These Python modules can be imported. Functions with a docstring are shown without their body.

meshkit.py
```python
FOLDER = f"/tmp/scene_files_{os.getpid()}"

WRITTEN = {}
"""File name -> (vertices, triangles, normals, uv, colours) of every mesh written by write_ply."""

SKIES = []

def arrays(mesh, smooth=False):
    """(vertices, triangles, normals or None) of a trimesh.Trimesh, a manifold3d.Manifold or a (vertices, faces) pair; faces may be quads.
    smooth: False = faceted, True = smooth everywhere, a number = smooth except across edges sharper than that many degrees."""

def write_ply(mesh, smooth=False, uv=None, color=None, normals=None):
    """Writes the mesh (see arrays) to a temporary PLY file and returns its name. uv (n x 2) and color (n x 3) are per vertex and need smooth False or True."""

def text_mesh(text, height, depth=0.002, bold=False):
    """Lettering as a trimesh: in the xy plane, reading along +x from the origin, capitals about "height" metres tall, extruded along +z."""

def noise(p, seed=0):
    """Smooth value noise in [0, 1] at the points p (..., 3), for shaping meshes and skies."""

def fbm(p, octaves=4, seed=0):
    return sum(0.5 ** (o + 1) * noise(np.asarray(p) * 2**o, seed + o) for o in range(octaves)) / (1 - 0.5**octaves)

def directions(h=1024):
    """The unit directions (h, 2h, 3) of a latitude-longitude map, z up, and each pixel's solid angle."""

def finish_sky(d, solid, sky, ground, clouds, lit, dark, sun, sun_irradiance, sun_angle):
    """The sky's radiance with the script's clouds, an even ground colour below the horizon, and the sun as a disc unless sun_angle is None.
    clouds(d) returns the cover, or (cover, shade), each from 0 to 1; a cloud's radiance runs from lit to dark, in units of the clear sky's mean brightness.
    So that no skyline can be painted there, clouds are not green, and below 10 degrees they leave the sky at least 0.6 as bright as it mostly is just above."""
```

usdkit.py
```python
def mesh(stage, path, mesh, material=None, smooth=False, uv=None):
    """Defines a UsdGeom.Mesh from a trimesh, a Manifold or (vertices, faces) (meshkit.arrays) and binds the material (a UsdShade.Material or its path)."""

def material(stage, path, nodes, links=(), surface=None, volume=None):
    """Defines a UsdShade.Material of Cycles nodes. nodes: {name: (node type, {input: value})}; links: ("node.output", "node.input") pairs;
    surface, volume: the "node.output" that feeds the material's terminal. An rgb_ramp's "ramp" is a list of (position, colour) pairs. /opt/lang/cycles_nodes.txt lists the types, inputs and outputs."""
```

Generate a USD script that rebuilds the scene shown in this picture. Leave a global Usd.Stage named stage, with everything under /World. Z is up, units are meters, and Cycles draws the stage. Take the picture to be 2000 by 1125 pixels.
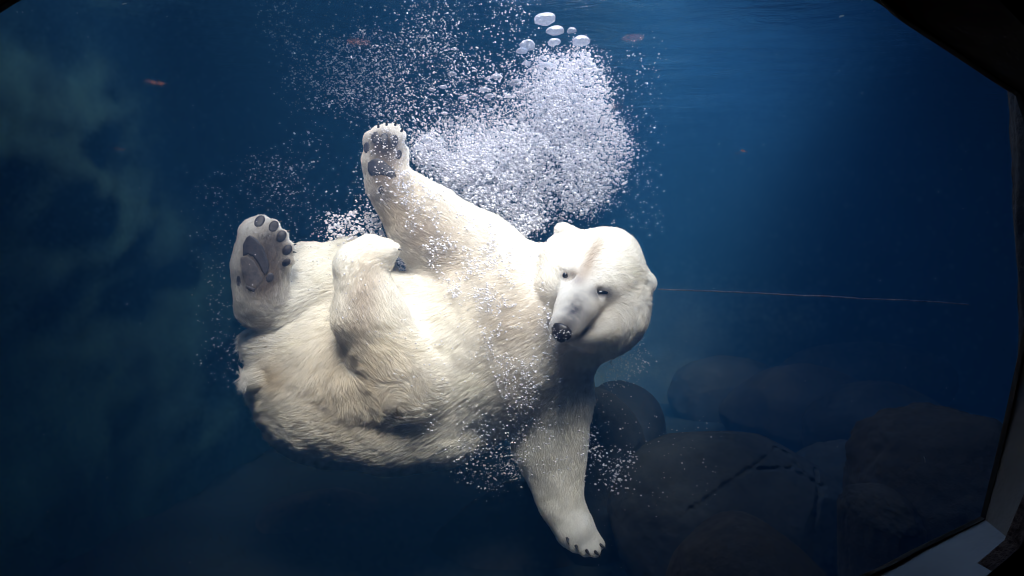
import math
import numpy as np
import trimesh
import usdkit, meshkit
from pxr import Usd, UsdGeom, UsdLux, UsdShade, Gf, Sdf, Vt
from scipy.ndimage import map_coordinates, gaussian_filter
from scipy.spatial import cKDTree
from shapely.geometry import Polygon, Point
import shapely

stage = Usd.Stage.CreateInMemory()
UsdGeom.SetStageUpAxis(stage, 'Z')
W_ = UsdGeom.Xform.Define(stage, '/World')
UsdGeom.Scope.Define(stage, '/World/Looks')

# ------------------------------------------------------------------ camera
ZC = 1.5                                   # eye height above the gallery floor
K = math.tan(math.radians(40.0)) / 1000.0  # metres per photo pixel at one metre
cam = UsdGeom.Camera.Define(stage, '/World/camera')
cam.CreateHorizontalApertureAttr(36.0)
cam.CreateVerticalApertureAttr(36.0 * 576 / 1024)
cam.CreateFocalLengthAttr(18.0 / math.tan(math.radians(40.0)))
cam.CreateClippingRangeAttr(Gf.Vec2f(0.05, 500))
cam.AddTranslateOp().Set(Gf.Vec3d(0, 0, ZC))
cam.AddRotateXOp().Set(90.0)
EXPOSURE = 2.9
cam.CreateExposureAttr(EXPOSURE)

# ------------------------------------------------------------------ sky and sun
SUN = np.array([0.14, -0.86, 1.0]); SUN /= np.linalg.norm(SUN)
usdkit.material(stage, '/World/Looks/sky_look', {
    'sky': ('sky_texture', {'sky_type': 'single_scattering', 'sun_disc': False,
                            'sun_elevation': math.asin(SUN[2]), 'sun_rotation': math.atan2(SUN[0], SUN[1])}),
    'bg': ('background_shader', {'strength': 0.14})}, [('sky.color', 'bg.color')], surface='bg.background')
dome = UsdLux.DomeLight.Define(stage, '/World/sky')
UsdShade.MaterialBindingAPI.Apply(dome.GetPrim()).Bind(UsdShade.Material.Get(stage, '/World/Looks/sky_look'))
dome.GetPrim().SetCustomDataByKey('kind', 'structure')
sun = UsdLux.DistantLight.Define(stage, '/World/sun')
sun.CreateNormalizeAttr(True); sun.CreateIntensityAttr(0.3); sun.CreateAngleAttr(26)
sun.CreateColorAttr(Gf.Vec3f(1.0, 0.93, 0.88))
d = -SUN
q = Gf.Rotation(Gf.Vec3d(0, 0, -1), Gf.Vec3d(*map(float, d)))
sun.AddOrientOp(UsdGeom.XformOp.PrecisionDouble).Set(Gf.Quatd(q.GetQuat()))

# ------------------------------------------------------------------ helpers
def P(X, Y, d):
    """The point of the place seen at photo position X, Y at a distance d in front of the eye."""
    X, Y, d = np.broadcast_arrays(np.asarray(X, float), np.asarray(Y, float), np.asarray(d, float))
    return np.stack([(X - 1000) * K * d, d, ZC - (Y - 562.5) * K * d], -1)

used = {}
def numbered(path, name):
    key = (path, name); n = used.get(key, 0); used[key] = n + 1
    return f'{path}/{name}' if n == 0 else f'{path}/{name}_{n:03d}'

def tag(prim, label=None, cat=None, group=None, kind=None):
    p = prim.GetPrim()
    for k, v in (('label', label), ('category', cat), ('group', group), ('kind', kind)):
        if v: p.SetCustomDataByKey(k, v)
    return prim

def obj(name, mesh, m, parent=None, smooth=False, **t):
    path = numbered(str(parent.GetPath()) if parent else '/World', name)
    o = usdkit.mesh(stage, path, mesh, f'/World/Looks/{m}', smooth=smooth)
    return tag(o, **t)

def thing(name, label, cat, group=None, loc=(0, 0, 0)):
    x = UsdGeom.Xform.Define(stage, numbered('/World', name))
    x.AddTranslateOp().Set(Gf.Vec3d(*map(float, loc)))
    return tag(x, label, cat, group)

def primvar(m, name, values, interp='vertex'):
    UsdGeom.PrimvarsAPI(m).CreatePrimvar(name, Sdf.ValueTypeNames.Color3fArray, interp).Set(Vt.Vec3fArray.FromNumpy(np.asarray(values, np.float32)))

def look(name, c1, c2, scale=4.0, rough=0.7, bump=0.0, bscale=30.0, spec=0.4, lo=0.35, hi=0.65, detail=6, bdist=0.01, stretch=None):
    n = {'geo': ('texture_coordinate', {}), 'n': ('noise_texture', {'scale': scale, 'detail': detail, 'roughness': 0.6}),
         'r': ('rgb_ramp', {'ramp': [(0, c1), (lo, c1), (hi, c2), (1, c2)]}),
         'p': ('principled_bsdf', {'roughness': rough, 'specular_ior_level': spec})}
    l = [('geo.object', 'n.vector'), ('n.fac', 'r.fac'), ('r.color', 'p.base_color')]
    if stretch:
        n['mp'] = ('mapping', {'scale': stretch}); l = [('geo.object', 'mp.vector'), ('mp.vector', 'n.vector')] + l[1:]
    if bump:
        n['bn'] = ('noise_texture', {'scale': bscale, 'detail': 8, 'roughness': 0.65}); n['b'] = ('bump', {'strength': bump, 'distance': bdist})
        l += [('geo.object', 'bn.vector'), ('bn.fac', 'b.height'), ('b.normal', 'p.normal')]
    usdkit.material(stage, f'/World/Looks/{name}', n, l, surface='p.BSDF')

def plain(name, c, rough=0.5, spec=0.5):
    usdkit.material(stage, f'/World/Looks/{name}', {'p': ('principled_bsdf', {'base_color': c, 'roughness': rough, 'specular_ior_level': spec})}, [], surface='p.BSDF')

# ------------------------------------------------------------------ materials
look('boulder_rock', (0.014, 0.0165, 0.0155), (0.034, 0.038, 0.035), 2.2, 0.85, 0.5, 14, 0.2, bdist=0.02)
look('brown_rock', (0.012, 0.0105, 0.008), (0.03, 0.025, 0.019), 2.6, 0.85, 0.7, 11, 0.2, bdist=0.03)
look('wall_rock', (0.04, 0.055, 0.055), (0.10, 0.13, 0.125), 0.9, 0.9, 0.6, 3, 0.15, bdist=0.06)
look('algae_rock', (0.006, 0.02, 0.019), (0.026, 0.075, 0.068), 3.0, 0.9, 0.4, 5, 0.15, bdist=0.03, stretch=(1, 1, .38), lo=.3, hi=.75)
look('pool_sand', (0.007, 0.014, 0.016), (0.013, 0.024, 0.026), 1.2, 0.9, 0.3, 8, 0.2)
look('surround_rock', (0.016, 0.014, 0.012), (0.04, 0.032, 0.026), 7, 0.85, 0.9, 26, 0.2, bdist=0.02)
look('concrete', (0.10, 0.106, 0.11), (0.155, 0.16, 0.165), 9, 0.8, 0.3, 60, 0.3)
look('ceiling_paint', (0.055, 0.045, 0.038), (0.075, 0.06, 0.05), 3, 0.7, 0.15, 50, 0.3)
look('gallery_paint', (0.03, 0.03, 0.035), (0.045, 0.045, 0.05), 3, 0.8)
look('sill_steel', (0.05, 0.062, 0.08), (0.085, 0.10, 0.125), 5, 0.42, 0.1, 40, 0.5)
look('carpet', (0.05, 0.035, 0.035), (0.12, 0.09, 0.085), 160, 0.95, 0.6, 220, 0.1)
look('blocker_concrete', (0.25, 0.25, 0.24), (0.35, 0.35, 0.33), 2, 0.85)  # for the added slab over the pool
plain('black_gap', (0.012, 0.012, 0.013), 0.8, 0.2)
look('pad_skin', (0.024, 0.019, 0.021), (0.05, 0.041, 0.043), 30, 0.55, 0.6, 160, 0.4, bdist=0.002)
look('nose_skin', (0.008, 0.007, 0.009), (0.022, 0.018, 0.022), 30, 0.42, 0.5, 260, 0.5, bdist=0.001)
look('sole_skin', (0.06, 0.05, 0.05), (0.11, 0.092, 0.085), 30, 0.6, 0.6, 120, 0.3, bdist=0.002)
plain('claw_horn', (0.02, 0.016, 0.014), 0.35)
plain('eye_black', (0.006, 0.004, 0.004), 0.08, 0.6)
plain('eyelid_skin', (0.03, 0.025, 0.028), 0.5)
look('leaf_orange', (0.30, 0.11, 0.05), (0.42, 0.18, 0.09), 60, 0.7)
look('leaf_pale', (0.55, 0.5, 0.42), (0.7, 0.66, 0.58), 60, 0.7)
look('strand_look', (0.26, 0.16, 0.12), (0.42, 0.27, 0.21), 40, 0.8)
look('wood_dark', (0.05, 0.04, 0.035), (0.10, 0.08, 0.065), 8, 0.8, 0.5, 30)
look('ledge_stone', (0.20, 0.11, 0.09), (0.30, 0.17, 0.14), 3, 0.85, 0.4, 12)

usdkit.material(stage, '/World/Looks/bear_hide', {
    'a': ('attribute', {'attribute': 'tint'}), 'geo': ('texture_coordinate', {}),
    'n': ('noise_texture', {'scale': 55.0, 'detail': 4}), 'b': ('bump', {'strength': 0.35, 'distance': 0.006}),
    'p': ('principled_bsdf', {'roughness': 0.8, 'specular_ior_level': 0.15, 'subsurface_weight': 0.35, 'subsurface_scale': 0.03, 'subsurface_radius': (1.0, 0.9, 0.78)})},
    [('a.color', 'p.base_color'), ('geo.object', 'n.vector'), ('n.fac', 'b.height'), ('b.normal', 'p.normal')], surface='p.BSDF')
usdkit.material(stage, '/World/Looks/bear_fur', {
    'a': ('attribute', {'attribute': 'tint'}),
    'd': ('diffuse_bsdf', {}), 't': ('translucent_bsdf', {}), 'm': ('mix_closure', {'fac': 0.45})},
    [('a.color', 'd.color'), ('a.color', 't.color'), ('d.BSDF', 'm.closure1'), ('t.BSDF', 'm.closure2')], surface='m.closure')
# air in water: a bright silvery skin, see-through where one looks straight in
usdkit.material(stage, '/World/Looks/bubble_small', {
    'lw': ('layer_weight', {'blend': 0.4}), 'r': ('map_range', {'from_min': 0.0, 'from_max': 0.7, 'to_min': 0.5, 'to_max': 1.0, 'clamp': True}),
    'd': ('diffuse_bsdf', {'color': (0.92, 0.91, 0.99)}), 'g': ('glossy_bsdf', {'color': (0.98, 0.97, 1.0), 'roughness': 0.22}),
    'm': ('mix_closure', {'fac': 0.6}), 't': ('transparent_bsdf', {'color': (0.95, 0.97, 1.0)}), 'x': ('mix_closure', {})},
    [('lw.facing', 'r.value'), ('r.result', 'x.fac'), ('d.BSDF', 'm.closure1'), ('g.BSDF', 'm.closure2'), ('t.BSDF', 'x.closure1'), ('m.closure', 'x.closure2')], surface='x.closure')
usdkit.material(stage, '/World/Looks/bubble_large', {
    'lw': ('layer_weight', {'blend': 0.3}), 'r': ('map_range', {'from_min': 0.0, 'from_max': 0.85, 'to_min': 0.12, 'to_max': 1.0, 'clamp': True}),
    'geo': ('texture_coordinate', {}), 'n': ('noise_texture', {'scale': 70.0, 'detail': 3}), 'b': ('bump', {'strength': 0.9, 'distance': 0.008}),
    'd': ('diffuse_bsdf', {'color': (0.86, 0.87, 0.96)}), 'g': ('glossy_bsdf', {'color': (0.97, 0.97, 1.0), 'roughness': 0.15}),
    'm': ('mix_closure', {'fac': 0.6}), 't': ('transparent_bsdf', {'color': (0.9, 0.95, 1.0)}), 'x': ('mix_closure', {})},
    [('geo.object', 'n.vector'), ('n.fac', 'b.height'), ('b.normal', 'd.normal'), ('b.normal', 'g.normal'), ('lw.facing', 'r.value'), ('r.result', 'x.fac'),
     ('d.BSDF', 'm.closure1'), ('g.BSDF', 'm.closure2'), ('t.BSDF', 'x.closure1'), ('m.closure', 'x.closure2')], surface='x.closure')
# window pane
usdkit.material(stage, '/World/Looks/acrylic', {
    'f': ('fresnel', {'IOR': 1.15}), 't': ('transparent_bsdf', {'color': (0.97, 0.985, 0.99)}), 'g': ('glossy_bsdf', {'roughness': 0.02}), 'x': ('mix_closure', {})},
    [('f.fac', 'x.fac'), ('t.BSDF', 'x.closure1'), ('g.BSDF', 'x.closure2')], surface='x.closure')
# the underside of the water surface: a mirror at a flat angle, clear straight up
usdkit.material(stage, '/World/Looks/water_skin', {
    'f': ('fresnel', {'IOR': 1.17}), 'geo': ('texture_coordinate', {}), 'mp': ('mapping', {'scale': (1.0, 2.6, 1.0)}),
    'n': ('noise_texture', {'scale': 2.2, 'detail': 5, 'roughness': 0.6, 'distortion': 0.6}), 'b': ('bump', {'strength': 0.4, 'distance': 0.08}),
    't': ('transparent_bsdf', {'color': (0.98, 0.99, 1.0)}), 'g': ('glossy_bsdf', {'roughness': 0.05, 'color': (0.95, 0.97, 1.0)}), 'x': ('mix_closure', {})},
    [('geo.object', 'mp.vector'), ('mp.vector', 'n.vector'), ('n.fac', 'b.height'), ('b.normal', 'g.normal'),
     ('f.fac', 'x.fac'), ('t.BSDF', 'x.closure1'), ('g.BSDF', 'x.closure2')], surface='x.closure')
usdkit.material(stage, '/World/Looks/water_body', {
    'v': ('volume_coefficients', {'scatter_coeffs': (0.0034, 0.0170, 0.039), 'absorption_coeffs': (0.07, 0.056, 0.048), 'anisotropy': 0.0})},
    [], volume='v.volume')

# ------------------------------------------------------------------ the pool
SZ = 1.38           # size of the bear, and its distance, in units of the first layout
YG = .72           # water side of the window
ZS = ZC + 2.0       # water surface
ZF = ZC - 1.95      # pool floor
XL, XR, YB = -7.0, 10.0, 10.2

def box(x0, x1, y0, y1, z0, z1):
    b = trimesh.creation.box([x1 - x0, y1 - y0, z1 - z0]); b.apply_translation([(x0 + x1) / 2, (y0 + y1) / 2, (z0 + z1) / 2]); return b

def sheet(nx, ny, f):
    """A grid of quads; f(u, v) gives the points for u, v from 0 to 1."""
    u, v = np.meshgrid(np.linspace(0, 1, nx), np.linspace(0, 1, ny), indexing='ij')
    p = f(u, v).reshape(-1, 3)
    i, j = np.meshgrid(np.arange(nx - 1), np.arange(ny - 1), indexing='ij')
    a = (i * ny + j).ravel(); qd = np.stack([a, a + ny, a + ny + 1, a + 1], -1)
    return p, np.vstack([qd[:, [0, 1, 2]], qd[:, [0, 2, 3]]])

tag(obj('water', box(XL - .5, XR + .5, YG + .003, YB + 1.5, ZF - 1.0, ZS - .03), 'water_body'), kind='structure')

def surf(u, v):
    x, y = XL - .4 + u * (XR - XL + .8), YG + .05 + v * (YB - YG + 1.0)
    p = np.stack([x * 1.0, y * 1.9, 0 * x], -1)
    return np.stack([x, y, ZS + 0.05 * (meshkit.fbm(p, 3, 5) - .5)], -1)
tag(obj('water_surface', sheet(150, 110, surf), 'water_skin', smooth=True), kind='structure')

def floor_(u, v):
    x, y = XL - .6 + u * (XR - XL + 1.2), YG - .1 + v * (YB - YG + 1.4)
    return np.stack([x, y, ZF + .22 * (meshkit.fbm(np.stack([x * .7, y * .7, 0 * x], -1), 4, 9) - .5)], -1)
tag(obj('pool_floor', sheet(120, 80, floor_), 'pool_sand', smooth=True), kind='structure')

def wallmesh(a, b, z0, z1, inward, amp, seed, n=(110, 60)):
    a, b, inward = np.array(a, float), np.array(b, float), np.array(inward, float)
    def f(u, v):
        xy = a + (b - a) * u[..., None]
        z = z0 + (z1 - z0) * v
        s = np.stack([xy[..., 0] * .8, xy[..., 1] * .8, z * .8], -1)
        k = amp * (meshkit.fbm(s, 5, seed) - .35) * 2
        return np.concatenate([xy + inward * k[..., None], z[..., None]], -1)
    return sheet(*n, f)
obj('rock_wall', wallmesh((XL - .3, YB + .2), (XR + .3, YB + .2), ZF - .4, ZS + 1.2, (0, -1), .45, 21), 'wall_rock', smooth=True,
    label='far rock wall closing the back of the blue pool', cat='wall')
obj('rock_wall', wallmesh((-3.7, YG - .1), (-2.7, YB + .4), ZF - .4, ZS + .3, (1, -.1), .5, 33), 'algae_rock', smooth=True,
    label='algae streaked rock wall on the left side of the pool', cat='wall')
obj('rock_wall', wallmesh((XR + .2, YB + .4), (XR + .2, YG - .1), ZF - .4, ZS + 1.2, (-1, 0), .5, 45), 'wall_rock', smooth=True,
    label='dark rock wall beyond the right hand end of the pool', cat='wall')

# ------------------------------------------------------------------ the gallery and its window
YI = .637           # gallery face of the window wall
def spline(c, m=4):
    """A smooth line through the points c."""
    c = np.array(c, float); e = np.vstack([2 * c[0] - c[1], c, 2 * c[-1] - c[-2]]); out = []
    for i in range(1, len(c)):
        for t in np.arange(m) / m:
            p0, p1, p2, p3 = e[i - 1:i + 3]
            out.append(.5 * (2 * p1 + (p2 - p0) * t + (2 * p0 - 5 * p1 + 4 * p2 - p3) * t * t + (3 * p1 - p0 - 3 * p2 + p3) * t ** 3))
    return np.array(out)
# the glass line and the wall line of the recess, side by side: head, right jamb, sill, left jamb
edges = {'head': ([(-60, 60), (0, 22), (50, -8), (240, -110), (600, -200), (1000, -235), (1400, -160), (1690, -12), (1760, 38), (1870, 110), (1945, 160), (1987, 186)],
                  [(-196, -4), (-128, -47), (-72, -81), (143, -196), (549, -298), (1000, -336), (1451, -252), (1878, -66), (1945, -6), (2010, 60), (2075, 112), (2114, 138)]),
         'right': ([(1987, 186), (2008, 262), (2024, 400), (2022, 520), (2002, 640), (1977, 760), (1950, 880), (1918, 1010)],
                   [(2114, 138), (2137, 224), (2155, 380), (2153, 515), (2130, 650), (2102, 790), (2050, 930), (1992, 1070)]),
         'sill': ([(1918, 1010), (1790, 1072), (1675, 1128), (1420, 1215), (1000, 1260), (560, 1240), (140, 1210), (-160, 1150)],
                  [(1992, 1070), (1915, 1133), (1790, 1215), (1474, 1299), (1000, 1349), (504, 1327), (30, 1293), (-308, 1225)]),
         'left': ([(-160, 1150), (-170, 940), (-130, 562), (-110, 200), (-60, 60)], [(-308, 1225), (-320, 988), (-275, 562), (-252, 154), (-196, -4)])}
inner, outer, span = [], [], {}
for k, (ci, co) in edges.items():
    si, so = spline(ci), spline(co); span[k] = (len(inner), len(inner) + len(si)); inner += list(si); outer += list(so)
inner, outer = np.array(inner), np.array(outer)
gi = P(inner[:, 0], inner[:, 1], YG); go = P(outer[:, 0], outer[:, 1], YI)
n_in = len(inner)

def strip(idx, thick=0.05):
    """One lining piece of the window recess: a thick bent plate between the glass line and the wall face."""
    rows = []
    for k in idx:
        a, b = gi[k], go[k]
        c = np.array([(1000 - 1000) * 0.0, 0, ZC])
        out = np.array([a[0], 0, a[2] - ZC]); out /= np.linalg.norm(out)
        rows.append([a, b, b + out * thick, a + out * thick])
    v = np.array(rows).reshape(-1, 3); f = []
    m = len(rows)
    for i in range(m - 1):
        for s in range(4):
            p0, p1 = i * 4 + s, i * 4 + (s + 1) % 4
            q0, q1 = p0 + 4, p1 + 4
            f += [[p0, p1, q1], [p0, q1, q0]]
    f += [[0, 2, 1], [0, 3, 2], [4 * m - 4, 4 * m - 3, 4 * m - 2], [4 * m - 4, 4 * m - 2, 4 * m - 1]]
    t = trimesh.Trimesh(v, f, process=False); t.fix_normals()
    return t
def side(k): return [i % n_in for i in range(span[k][0], span[k][1] + 1)]
win = thing('viewing_window', 'large rounded viewing window set in a deep dark recess of the gallery', 'window')
obj('window_head', strip(side('head')), 'ceiling_paint', win, smooth=40, label='dark brown soffit panel above the glass')
obj('jamb', strip(side('right')), 'concrete', win, smooth=40, label='grey concrete jamb right of the glass')
obj('jamb', strip(side('left')), 'concrete', win, smooth=40)
obj('window_sill', strip(side('sill')), 'sill_steel', win, smooth=40, label='blue grey sloping sill')
# pane: a clear slab just behind the lining
pg = Polygon([(p[0] * .9963, (p[2] - ZC) * .9963) for p in gi])
pane = trimesh.creation.extrude_polygon(pg, 0.006, engine='earcut')
pv = pane.vertices; pane.vertices = np.stack([pv[:, 0], YG - 0.007 + pv[:, 2], pv[:, 1] + ZC], -1); pane.fix_normals()
# black sealing gasket round the glass
def gasket():
    c = np.array([0, 0, ZC]); v = []
    for p in gi:
        q = p - c; q[1] = 0
        for s, y in ((1.003, YG - .008), (1.003, YG - .0005), (.996, YG - .0005), (.996, YG - .008)):
            v.append([q[0] * s, y, ZC + q[2] * s])
    f = []
    for i in range(n_in):
        for s in range(4):
            a, b = i * 4 + s, i * 4 + (s + 1) % 4
            c2, d2 = ((i + 1) % n_in) * 4 + s, ((i + 1) % n_in) * 4 + (s + 1) % 4
            f += [[a, b, d2], [a, d2, c2]]
    t = trimesh.Trimesh(np.array(v), f, process=False); t.fix_normals(); return t
obj('gasket', gasket(), 'black_gap', win)
obj('glass_pane', pane, 'acrylic', win)
# gallery wall with the opening, wall above and below down to the pool basin, room shell
GX, GY, GZ = 4.2, -8.6, ZC + 1.4
hole = Polygon([(p[0], p[2]) for p in go])
wall = Polygon([(-GX, 0), (GX, 0), (GX, GZ), (-GX, GZ)]).difference(hole)
def extr(poly, y0, y1):
    t = trimesh.creation.extrude_polygon(poly, y1 - y0, engine='earcut')
    v = t.vertices; t.vertices = np.stack([v[:, 0], y0 + v[:, 2], v[:, 1]], -1); t.fix_normals(); return t
obj('gallery_wall', extr(wall, YI, YI + .02), 'carpet', label='carpet faced gallery wall round the viewing window', cat='wall')
hole2 = Polygon([(p[0], p[2]) for p in gi]).buffer(.052)
basin = Polygon([(XL - .5, ZF - .5), (XR + .5, ZF - .5), (XR + .5, ZS + .03), (XL - .5, ZS + .03)]).difference(hole2)
obj('pool_wall', extr(basin, YG - .05, YG - .002), 'concrete', label='concrete front wall of the pool that holds the window', cat='wall')
obj('gallery_wall', box(-GX - .1, GX + .1, GY - .1, GY, 0, GZ), 'gallery_paint', label='dark painted rear wall of the viewing gallery', cat='wall')
for s in (-1, 1):
    obj('gallery_wall', box(min(s * GX, s * (GX + .1)), max(s * GX, s * (GX + .1)), GY, YI, 0, GZ), 'gallery_paint',
        label=('dark gallery side wall ' + ('left' if s < 0 else 'right') + ' of the window'), cat='wall')
tag(obj('gallery_floor', box(-GX - .1, GX + .1, GY - .1, YG - .1, -.1, 0), 'carpet'), kind='structure')
tag(obj('gallery_ceiling', box(-GX - .1, GX + .1, GY - .1, YG - .1, GZ, GZ + .12), 'gallery_paint'), kind='structure')
# ------------------------------------------------------------------ an added, unseen roof: a slab whose open bays shape the light
ZR = ZS + .35
def bay(x0, x1, y0, y1):
    """The opening whose light falls on x0..x1, y0..y1 at the height of the eye."""
    t = (ZR - ZC) / SUN[2]; return shapely.box(x0 + t * SUN[0], y0 + t * SUN[1], x1 + t * SUN[0], y1 + t * SUN[1])
bays = [bay(-1.42, -.28, .9, 4.65), bay(-.3, .80, .9, 6.1), bay(-1.0, -.28, 4.63, 5.5), bay(1.0, 2.9, 6.3, 9.4), bay(-3.3, -2.8, 4.4, 6.2)]
light_blocker = shapely.box(-16, -2.5, 18, 24)
for b_ in bays: light_blocker = light_blocker.difference(b_)
rt = trimesh.creation.extrude_polygon(light_blocker, .2, engine='earcut'); rt.apply_translation([0, 0, ZR])
tag(obj('added_light_blocker', rt, 'blocker_concrete'), kind='structure')
# ------------------------------------------------------------------ boulders on the pool floor
ICO5 = trimesh.creation.icosphere(5); ICO6 = trimesh.creation.icosphere(6)
def boulder(name, label, X, Y, dp, rx, rz, ry, seed, m='boulder_rock', amp=.10, cracks=(), cat='boulder', power=1.0, tilt=0.0, freq=1.6, fine=.012):
    base = (ICO6 if cracks else ICO5).copy(); v = base.vertices.copy()
    c = P(X, Y, dp)
    R = np.array([rx * K * dp, ry, rz * K * dp])
    if power != 1: v = np.sign(v) * np.abs(v) ** power; 
    n = v / np.linalg.norm(v, axis=1, keepdims=True)
    s = 1 + amp * 2 * (meshkit.fbm(n * freq + 7, 4, seed) - .5) + fine * 2 * (meshkit.fbm(n * 9, 4, seed + 3) - .5) / max(R.mean(), .2) * .5
    # broken facets
    rg = np.random.default_rng(seed)
    for _ in range(7):
        a = rg.normal(size=3); a /= np.linalg.norm(a); h = .80 + .14 * rg.random()
        t = n @ a * s; s = np.where(t > h, s * (h + (t - h) * .35) / np.maximum(t, 1e-6), s)
    q = v * s[:, None] * R
    ct, st = math.cos(tilt), math.sin(tilt)
    q = np.stack([q[:, 0] * ct - q[:, 2] * st, q[:, 1], q[:, 0] * st + q[:, 2] * ct], -1)
    low = q[:, 2] < 0; need = (c[2] - (ZF - .12)) / max(-q[:, 2].min(), 1e-6)
    q[low, 2] *= max(need, 1.0)
    w = q + c
    for line in cracks:                                    # cracks: grooves cut along lines over the face
        d2 = w[:, 1]; px = np.stack([1000 + w[:, 0] / (K * d2), 562.5 - (w[:, 2] - ZC) / (K * d2)], -1)
        L = np.array(line, float); best = np.full(len(px), 1e9)
        jit = (meshkit.noise(np.concatenate([px / 9, 0 * px[:, :1]], -1), 4) - .5) * 14
        for a, b in zip(L[:-1], L[1:]):
            t = np.clip(((px - a) @ (b - a)) / ((b - a) @ (b - a)), 0, 1)
            best = np.minimum(best, np.linalg.norm(px - a - t[:, None] * (b - a), axis=1))
        g = np.exp(-((best + jit * .5) / 2.2) ** 2) * (w[:, 1] < c[1])
        w[:, 1] += .025 * g; w[:, 2] -= .01 * g
    w[:, 1] = np.maximum(w[:, 1], YG + .02 + .01 * np.sin(w[:, 2] * 9))
    t = trimesh.Trimesh(w - [c[0], c[1], 0], base.faces, process=False)
    o = obj(name, t, m, smooth=True, label=label, cat=cat)
    o.AddTranslateOp().Set(Gf.Vec3d(float(c[0]), float(c[1]), 0.0))
    return o
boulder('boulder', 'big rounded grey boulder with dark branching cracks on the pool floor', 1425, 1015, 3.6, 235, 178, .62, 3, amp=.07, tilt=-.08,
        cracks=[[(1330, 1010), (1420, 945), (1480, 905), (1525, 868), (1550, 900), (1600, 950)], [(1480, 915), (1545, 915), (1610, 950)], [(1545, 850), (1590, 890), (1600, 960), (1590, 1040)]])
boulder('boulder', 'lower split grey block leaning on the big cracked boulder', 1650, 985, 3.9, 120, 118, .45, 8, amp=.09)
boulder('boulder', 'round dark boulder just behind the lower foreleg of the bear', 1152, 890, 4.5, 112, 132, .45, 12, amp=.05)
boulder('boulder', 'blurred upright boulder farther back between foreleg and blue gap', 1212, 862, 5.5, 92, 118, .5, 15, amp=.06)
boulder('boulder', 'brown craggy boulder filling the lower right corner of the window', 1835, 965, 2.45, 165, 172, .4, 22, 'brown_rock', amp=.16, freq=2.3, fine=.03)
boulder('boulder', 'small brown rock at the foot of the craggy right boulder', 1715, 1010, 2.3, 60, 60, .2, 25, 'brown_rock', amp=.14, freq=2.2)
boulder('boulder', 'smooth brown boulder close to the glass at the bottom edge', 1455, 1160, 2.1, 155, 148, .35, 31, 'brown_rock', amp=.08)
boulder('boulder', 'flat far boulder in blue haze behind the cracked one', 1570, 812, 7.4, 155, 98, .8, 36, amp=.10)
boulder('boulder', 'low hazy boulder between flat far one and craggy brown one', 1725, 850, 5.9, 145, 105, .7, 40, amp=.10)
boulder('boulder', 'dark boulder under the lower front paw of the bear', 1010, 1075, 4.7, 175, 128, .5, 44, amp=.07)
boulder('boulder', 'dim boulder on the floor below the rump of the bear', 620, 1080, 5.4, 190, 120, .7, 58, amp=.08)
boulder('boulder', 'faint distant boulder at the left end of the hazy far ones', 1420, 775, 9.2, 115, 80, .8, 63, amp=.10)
boulder('boulder', 'faint flat boulder at the foot of the far rock wall', 1690, 745, 9.0, 170, 78, .8, 66, amp=.10)
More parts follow.
